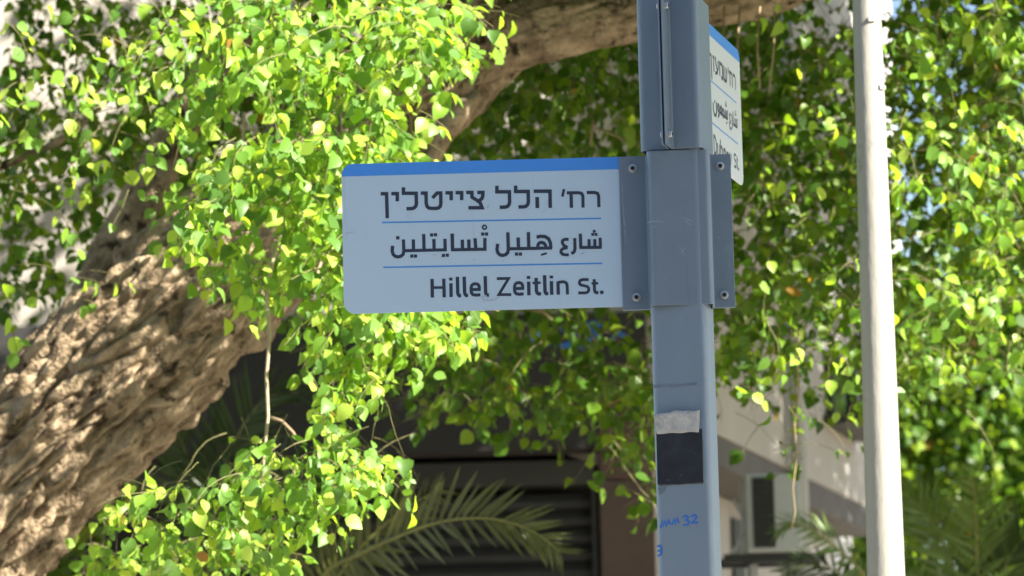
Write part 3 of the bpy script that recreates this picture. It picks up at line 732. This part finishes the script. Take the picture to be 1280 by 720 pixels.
# ------------------------------------------------------------------ palms
BL = np.array([(0,0,0),(.035,.08,.02),(-.035,.08,.02),(0,.35,-.01),(.05,.35,.02),(-.05,.35,.02),(0,.7,-.06),(.034,.7,-.04),(-.034,.7,-.04),(0,1,-.15)])
BF = [(0,1,4,3),(0,3,5,2),(3,4,7,6),(3,6,8,5),(6,7,9),(6,9,8)]
BI = np.array([i for f in BF for i in f]); BS = np.array([len(f) for f in BF])
def blade(c): return leaf_mesh("leaflet", np.zeros((1,3)), np.array([[0,1.,0]]), np.array([[0,0,1.]]), np.ones(1), np.array([c]), M_frond, BL, BI, BS)
BLADES = {'y': [blade((.105*k,.128*k,.055*k)) for k in (.8,.95,1.1)], 'g': [blade((.05*k,.085*k,.03*k)) for k in (.8,1,1.15)], 'b': [blade((.10*k,.17*k,.04*k)) for k in (.85,1,1.2)]}
def frond(parent, pts, Ys, n, ln, kind='g', lift=.5, r=.010, side_w=1.0, face=.55):
    """rachis through view points at distances Ys, a leaflet pair at every step"""
    base = Vector(parent.location); C = [hit_y(x,y,Y)-base for (x,y),Y in zip(pts, Ys)]
    fine = []
    for i in range(len(C)-1):
        p0,p1_,p2__,p3_ = C[max(i-1,0)],C[i],C[i+1],C[min(i+2,len(C)-1)]
        for k in range(8):
            t = k/8; fine.append(.5*((2*p1_)+(p2__-p0)*t+(2*p0-5*p1_+4*p2__-p3_)*t*t+(3*p1_-p0-3*p2__+p3_)*t**3))
    fine.append(C[-1]); nf = len(fine)
    fr = MB().tube(fine, [r*(1-.8*i/nf) for i in range(nf)], 7).build("frond", M_rachis, parent, smooth=True)
    for i in range(n):
        t = .06+.94*i/(n-1); x = t*(nf-1); j = min(int(x), nf-2); p = fine[j].lerp(fine[j+1], x-j); tg = (fine[j+1]-fine[j]).normalized()
        vd = (CAM-base-p).normalized(); sd = tg.cross((Vector((0,0,1))*(1-face)+vd*face).normalized()); sd = sd.normalized() if sd.length > .1 else Vector((1,0,0))
        upv = sd.cross(tg).normalized()
        l = ln*(.55+.75*math.sin(math.pi*min(1,.15+t*.8)))*(1-.35*t)
        for s in (1,-1):
            if random.random() < .07: continue
            a = (sd*s*side_w + tg*(.55+.9*t) + upv*lift + Vector((random.gauss(0,.11),random.gauss(0,.11),random.gauss(0,.11)-.1))).normalized()
            z = (upv - a*upv.dot(a)).normalized(); x_ = a.cross(z); ll = l*random.uniform(.72,1.12)
            M4 = Matrix((x_*ll, a*ll, z*ll)).transposed().to_4x4(); M4.translation = p
            inst("leaflet", random.choice(BLADES[kind]), fr, M4)
    return fr
def palm(pxb, Y, label, h=1.4, r=.13):
    b = hit_y(pxb, 720, Y); t = empty("young_palm", (b.x, Y, 0), 0, label, "palm", "palms in the front garden")
    pr = []
    for i in range(12): z = h*i/11; pr.append((r*(1+.14*(i%2)), z))
    MB().lathe(pr, 14).build("trunk", M_bark, t); return t
pm = palm(372, 14.6, "young palm with olive fronds arching in front of the shutter", 1.9)
frond(pm, [(380,800),(402,722),(455,690),(540,655),(610,648),(665,664),(700,690)], [14.6,14.5,14.3,14.1,14.0,14.0,14.0], 44, .22, 'y', .3, face=.85)
frond(pm, [(375,800),(420,724),(455,680),(500,640),(548,612)], [14.7,14.7,14.6,14.6,14.5], 34, .21, 'y', .3, face=.85)
frond(pm, [(365,800),(372,700),(392,640),(425,600),(462,590)], [14.7,14.8,14.9,15.0,15.1], 30, .25, 'g', .5)
frond(pm, [(360,800),(345,720),(320,660),(280,620),(235,620)], [14.7,14.6,14.5,14.4,14.3], 30, .25, 'g', .5)
pm2 = palm(250, 15.8, "shaded dark palm behind the trunk's right side", 2.2)
frond(pm2, [(252,740),(250,660),(240,590),(215,530),(180,500)], [15.8]*5, 30, .27, 'g', .5)
frond(pm2, [(252,740),(268,640),(290,560),(330,500),(380,490)], [15.8]*5, 32, .27, 'g', .5)
frond(pm2, [(252,740),(275,680),(320,620),(380,575),(470,560)], [15.8,15.7,15.6,15.5,15.4], 32, .25, 'g', .5)
pm3 = palm(1128, 17.4, "palm whose bright sunlit frond droops beside the air conditioner", 1.2)
frond(pm3, [(1125,815),(1085,728),(1055,693),(1022,668),(992,654),(972,664)], [17.4,17.3,17.2,17.1,17,17], 34, .16, 'b', .1, side_w=.8)
frond(pm3, [(1120,815),(1075,745),(1045,716),(1010,706),(980,716)], [17.4,17.3,17.4,17.4,17.4], 24, .17, 'g', .3)
pm4 = palm(1200, 17.8, "feathery green palm to the lamp post's right", 1.3)
frond(pm4, [(1215,800),(1195,720),(1172,665),(1145,630),(1120,612)], [17.8]*5, 34, .22, 'b', .3)
frond(pm4, [(1225,800),(1222,720),(1220,660),(1218,620),(1214,588)], [17.8,17.8,17.7,17.6,17.5], 32, .21, 'b', .3)
frond(pm4, [(1235,800),(1250,725),(1275,680),(1310,660)], [17.8]*4, 26, .28, 'g', .4)
frond(pm4, [(1205,800),(1165,740),(1135,715),(1090,720)], [17.8]*4, 28, .2, 'b', .4)

# ------------------------------------------------------------------ shop-front building
DIR = Vector((math.sin(R(14.5)), math.cos(R(14.5)), 0)); NOUT = Vector((DIR.y, -DIR.x, 0))
CW = hit_y(900, 545, 20.0); zE = CW.z
corner = Vector((CW.x, 20.0, 0)) - DIR*1.68
YF = corner.y; ZF = lambda py, Y=None: hit_y(700, py, Y or YF).z
bld = empty("corner_building", (corner.x, corner.y, 0), 0, "beige building with a dark shuttered shop front and a wing along the side street", "building")
bl = lambda v: Vector(v) - Vector(bld.location)
def bbox(name, x0, y0, z0, x1, y1, z1, m, parent=bld, bevel=.006):
    o = bl((0,0,0)); return MB().box(x0+o.x, y0+o.y, z0, x1+o.x, y1+o.y, z1).build(name, m, parent, bevel=bevel)
zs0 = ZF(562); zf1 = ZF(392); xL = -6.0
xcl = hit_y(750, 600, YF).x; xcr = corner.x-.01
bbox("fascia", xL, YF, zs0, xcr-.01, YF+.25, zf1, M_fascia)
bbox("upper_wall", xL, YF+.06, zf1+.003, xcr-.02, YF+.3, 9.5, M_plaster)
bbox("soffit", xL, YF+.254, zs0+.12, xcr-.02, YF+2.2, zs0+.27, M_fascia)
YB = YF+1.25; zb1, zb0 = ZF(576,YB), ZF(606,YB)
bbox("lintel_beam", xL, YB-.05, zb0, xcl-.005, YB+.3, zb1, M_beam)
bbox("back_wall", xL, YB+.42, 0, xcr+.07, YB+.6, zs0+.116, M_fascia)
sh_o = empty("roller_shutter", (0,0,0), parent=bld)
me = MB().box(-.5,-.012,-.046,.5,.012,.046); mesh_sl = MB(); xw0, xw1 = hit_y(330,650,YB).x, xcl-.02
ps = [(0,-.045),(-.016,-.03),(-.02,0),(-.012,.03),(0,.045),(.012,.03),(.012,-.03)]
nps = len(ps); vs = [(x, y, z) for x in (0, xw1-xw0) for y, z in ps]
mesh_sl.add(vs, [tuple(range(nps))[::-1], tuple(range(nps,2*nps))]+[(k,(k+1)%nps,nps+(k+1)%nps,nps+k) for k in range(nps)])
sl = mesh_sl.mesh("slat", M_shut)
z = zb0-.08
while z > .05:
    o = inst("slat", sl, sh_o); o.location = bl((xw0, YB+.12, z)); z -= .0925
for xw in (xw0-.03, xw1+.012): bbox("guide_rail", xw-.012, YB+.05, 0, xw+.012, YB+.2, zb0-.004, M_shut, sh_o, 0)
bbox("pier", xL, YB+.0, 0, xw0-.06, YB+.3, zb0-.004, M_fascia)
zc = ZF(499)
colm = empty("column", (0,0,0), parent=bld)
zq = ZF(603)
bbox("column_shaft", xcl, YF-.035, zq+.004, xcr, YF+.3, zc, M_stone, colm)
bbox("column_foot", xcl-.004, YF-.04, 0, xcr+.002, YF+.3, zq, mat("column_tile", (.085,.055,.045), rough=.5, var=.2, scale=5), colm)
bbox("column_cap", xcl-.03, YF-.05, zc+.003, xcr+.002, YF+.2, ZF(487), M_dark, colm)
# blue daub on the fascia
def fpt(px, py): return bl(hit_y(px, py, YF-.004))
gf = [L(6,(656,432),(668,426),(684,430),(693,424)), L(7.5,(660,422),(676,419)), L(8,(700,406),(713,420),(722,404)), L(8,(716,418),(727,412),(736,406),(752,404)),
      L(9,(735,404),(737,420),(732,434)), L(9,(700,434),(716,430),(736,434)), L(6,(744,410),(750,430)), L(6,(765,424),(772,416),(786,422))]
strokes_mesh(gf, fpt, Vector((0,-1,0))).build("painted_scrawl", M_graf, bld)

# wing along the side street
def wbox(name, s0, s1, o0, o1, z0, z1, m, parent=bld, bevel=.006):
    """s along the wall, o outward from its face"""
    base = bl((CW.x, 20.0, 0)); M4 = Matrix((DIR, NOUT, Vector((0,0,1)))).transposed().to_4x4(); M4.translation = base
    return MB().box(s0, o0, z0, s1, o1, z1, M4).build(name, m, parent, bevel=bevel)
def ws(px, py, o=0.0):
    p = hit_plane(px, py, Vector((CW.x,20,0))+NOUT*o, NOUT); return (p-Vector((CW.x,20,0))).dot(DIR), p.z
wbox("wing_wall", -1.62, 5.3, -.3, 0, zE+.003, 9.5, M_wing)
wbox("wing_soffit", -1.62, 5.3, -.62, -.004, zE-.16, zE, M_soffit)
wbox("wing_lower_wall", -.2, 5.2, -.6, -.36, 0, zE-.164, M_wing)
MB().tube([bl(Vector((CW.x,20,0))+DIR*ws(994,500,.06)[0]+NOUT*.07+Vector((0,0,z_))) for z_ in (zE-.9, zE+1.5, zE+5)], .05, 12).build("drain_pipe", M_pipe, bld, smooth=True)
s0, zz0 = ws(1032,520); s1, _ = ws(1064,520); _, zz1 = ws(1032,440)
win = empty("window", (0,0,0), parent=bld)
wbox("pane", s0+.05, s1-.05, .002, .012, zz0+.06, zz1-.05, M_glass, win, 0)
wbox("frame", s0, s0+.05, .002, .05, zz0, zz1, M_dark, win, 0); wbox("frame", s1-.05, s1, .002, .05, zz0, zz1, M_dark, win, 0)
wbox("frame", s0+.052, s1-.052, .002, .05, zz1-.048, zz1, M_dark, win, 0)
wbox("sill", s0-.1, s1+.1, .002, .24, zz0-.06, zz0-.003, M_dark, win, 0)
for k in range(5):
    sx = s0+.12+(s1-s0-.24)*k/4; wbox("grille_bar", sx-.012, sx+.012, .20, .224, zz0+.002, zz0+.75, M_dark, win, 0)
wbox("grille_bar", s0, s1, .196, .228, zz0+.76, zz0+.79, M_dark, win, 0)
s2, z2 = ws(915,720,-.36); s3, _ = ws(928,720,-.36); wbox("dark_strip", s2, s3, -.355, -.34, 0, hit_y(920,612,20.2).z, M_dark, bld, 0)  # plain dark strip standing on the lower wall
# white boundary panel beyond the air conditioner
wq0, _ = ws(1004,640,-.3); wbox("side_panel", wq0, wq0+1.9, -.34, -.30, 0, hit_y(1020,592,21.5).z, M_white)
cb = [hit_plane(x, y, Vector((CW.x,20,0))-NOUT*.34, NOUT) for x, y in ((905,561),(925,575),(950,584),(985,588))]
MB().tube([bl(p) for p in cb], .012, 6).build("cable", M_dark, bld)

# air conditioner on its bracket
YA = 19.2
a0 = hit_y(934, 691, YA); a1_ = hit_y(1000, 591, YA)
ac = empty("air_conditioner", (a0.x, YA, a0.z), 0, "pale outdoor air conditioner with dark grille on the beige wall", "air conditioner")
wA, hA = a1_.x-a0.x, a1_.z-a0.z; dA = .5
MB().box(0,0,.0,wA,dA,hA).build("casing", M_ac, ac, bevel=.012)
g0, g1 = hit_y(943,690,YA).x-a0.x, hit_y(970,690,YA).x-a0.x
gr = MB().box(g0,-.012,.025,g1,-.003,hA-.02).build("grille", M_dark, ac, bevel=.003)
for k in range(10):
    zk = .06+(hA-.12)*k/9; MB().box(g0+.006,-.019,zk-.004,g1-.006,-.0125,zk+.004).build("slat", M_dark, gr)
for q in (.02,.36): MB().box(-.12,q,-.05,wA+.12,q+.05,-.004).build("bracket", M_dark, ac)
MB().tube([(-.1,.045,-.03),(.02,.05,.14),(-.06,.06,.28)], .012, 6).build("hose", M_pipe, ac)
MB().box(.02,.1,-.051-.9,.06,.4,-.052).build("support_leg", M_pipe, ac)
MB().box(wA-.06,.1,-.051-.9,wA-.02,.4,-.052).build("support_leg", M_pipe, ac)

# ------------------------------------------------------------------ far buildings
def far_block(x0, x1, Y, dep, h, m, label, cols, rows, z0=1.0):
    t = empty("apartment_building", ((x0+x1)/2, Y, 0), 0, label, "building"); W = x1-x0
    MB().box(-W/2,0,-.1,W/2,dep,h).build("wall", m, t, bevel=.02); MB().box(-W/2-.15,-.15,h+.003,W/2+.15,dep+.15,h+.3).build("roof", M_soffit, t)
    for r_ in range(rows):
        for c_ in range(cols):
            cx = -W/2+W*(c_+.5)/cols; zc_ = z0+3.0*r_+1.3
            f = MB(); ww, hh = .75, .65
            for a in ((-ww,-hh,-ww+.07,hh),(ww-.07,-hh,ww,hh),(-ww+.07,hh-.07,ww-.07,hh),(-ww+.07,-hh,ww-.07,-hh+.07)): f.box(cx+a[0],-.05,zc_+a[1],cx+a[2],-.003,zc_+a[3])
            fo = f.build("window", M_ac, t); MB().box(cx-ww+.071,-.02,zc_-hh+.071,cx+ww-.071,-.004,zc_+hh-.071).build("pane", M_glass, fo)
            MB().box(cx-ww-.08,-.16,zc_-hh-.08,cx+ww+.08,-.003,zc_-hh-.003).build("sill", M_soffit, fo)
far_block(-13, -4.3, 34, 9, 9.2, M_white, "white apartment block glimpsed through the leaves behind the leaning tree", 4, 3)
far_block(-3.6, 5.5, 52, 10, 15, M_white, "taller pale apartment block seen in gaps above the shop", 5, 5)

far_block(-26, -3.5, -26, 10, 13, M_plaster, "beige apartment block on the opposite side of the street", 7, 4)
far_block(-1.5, 24, -27, 10, 14.5, M_wing, "tall cream apartment block on the opposite side of the street", 8, 4)
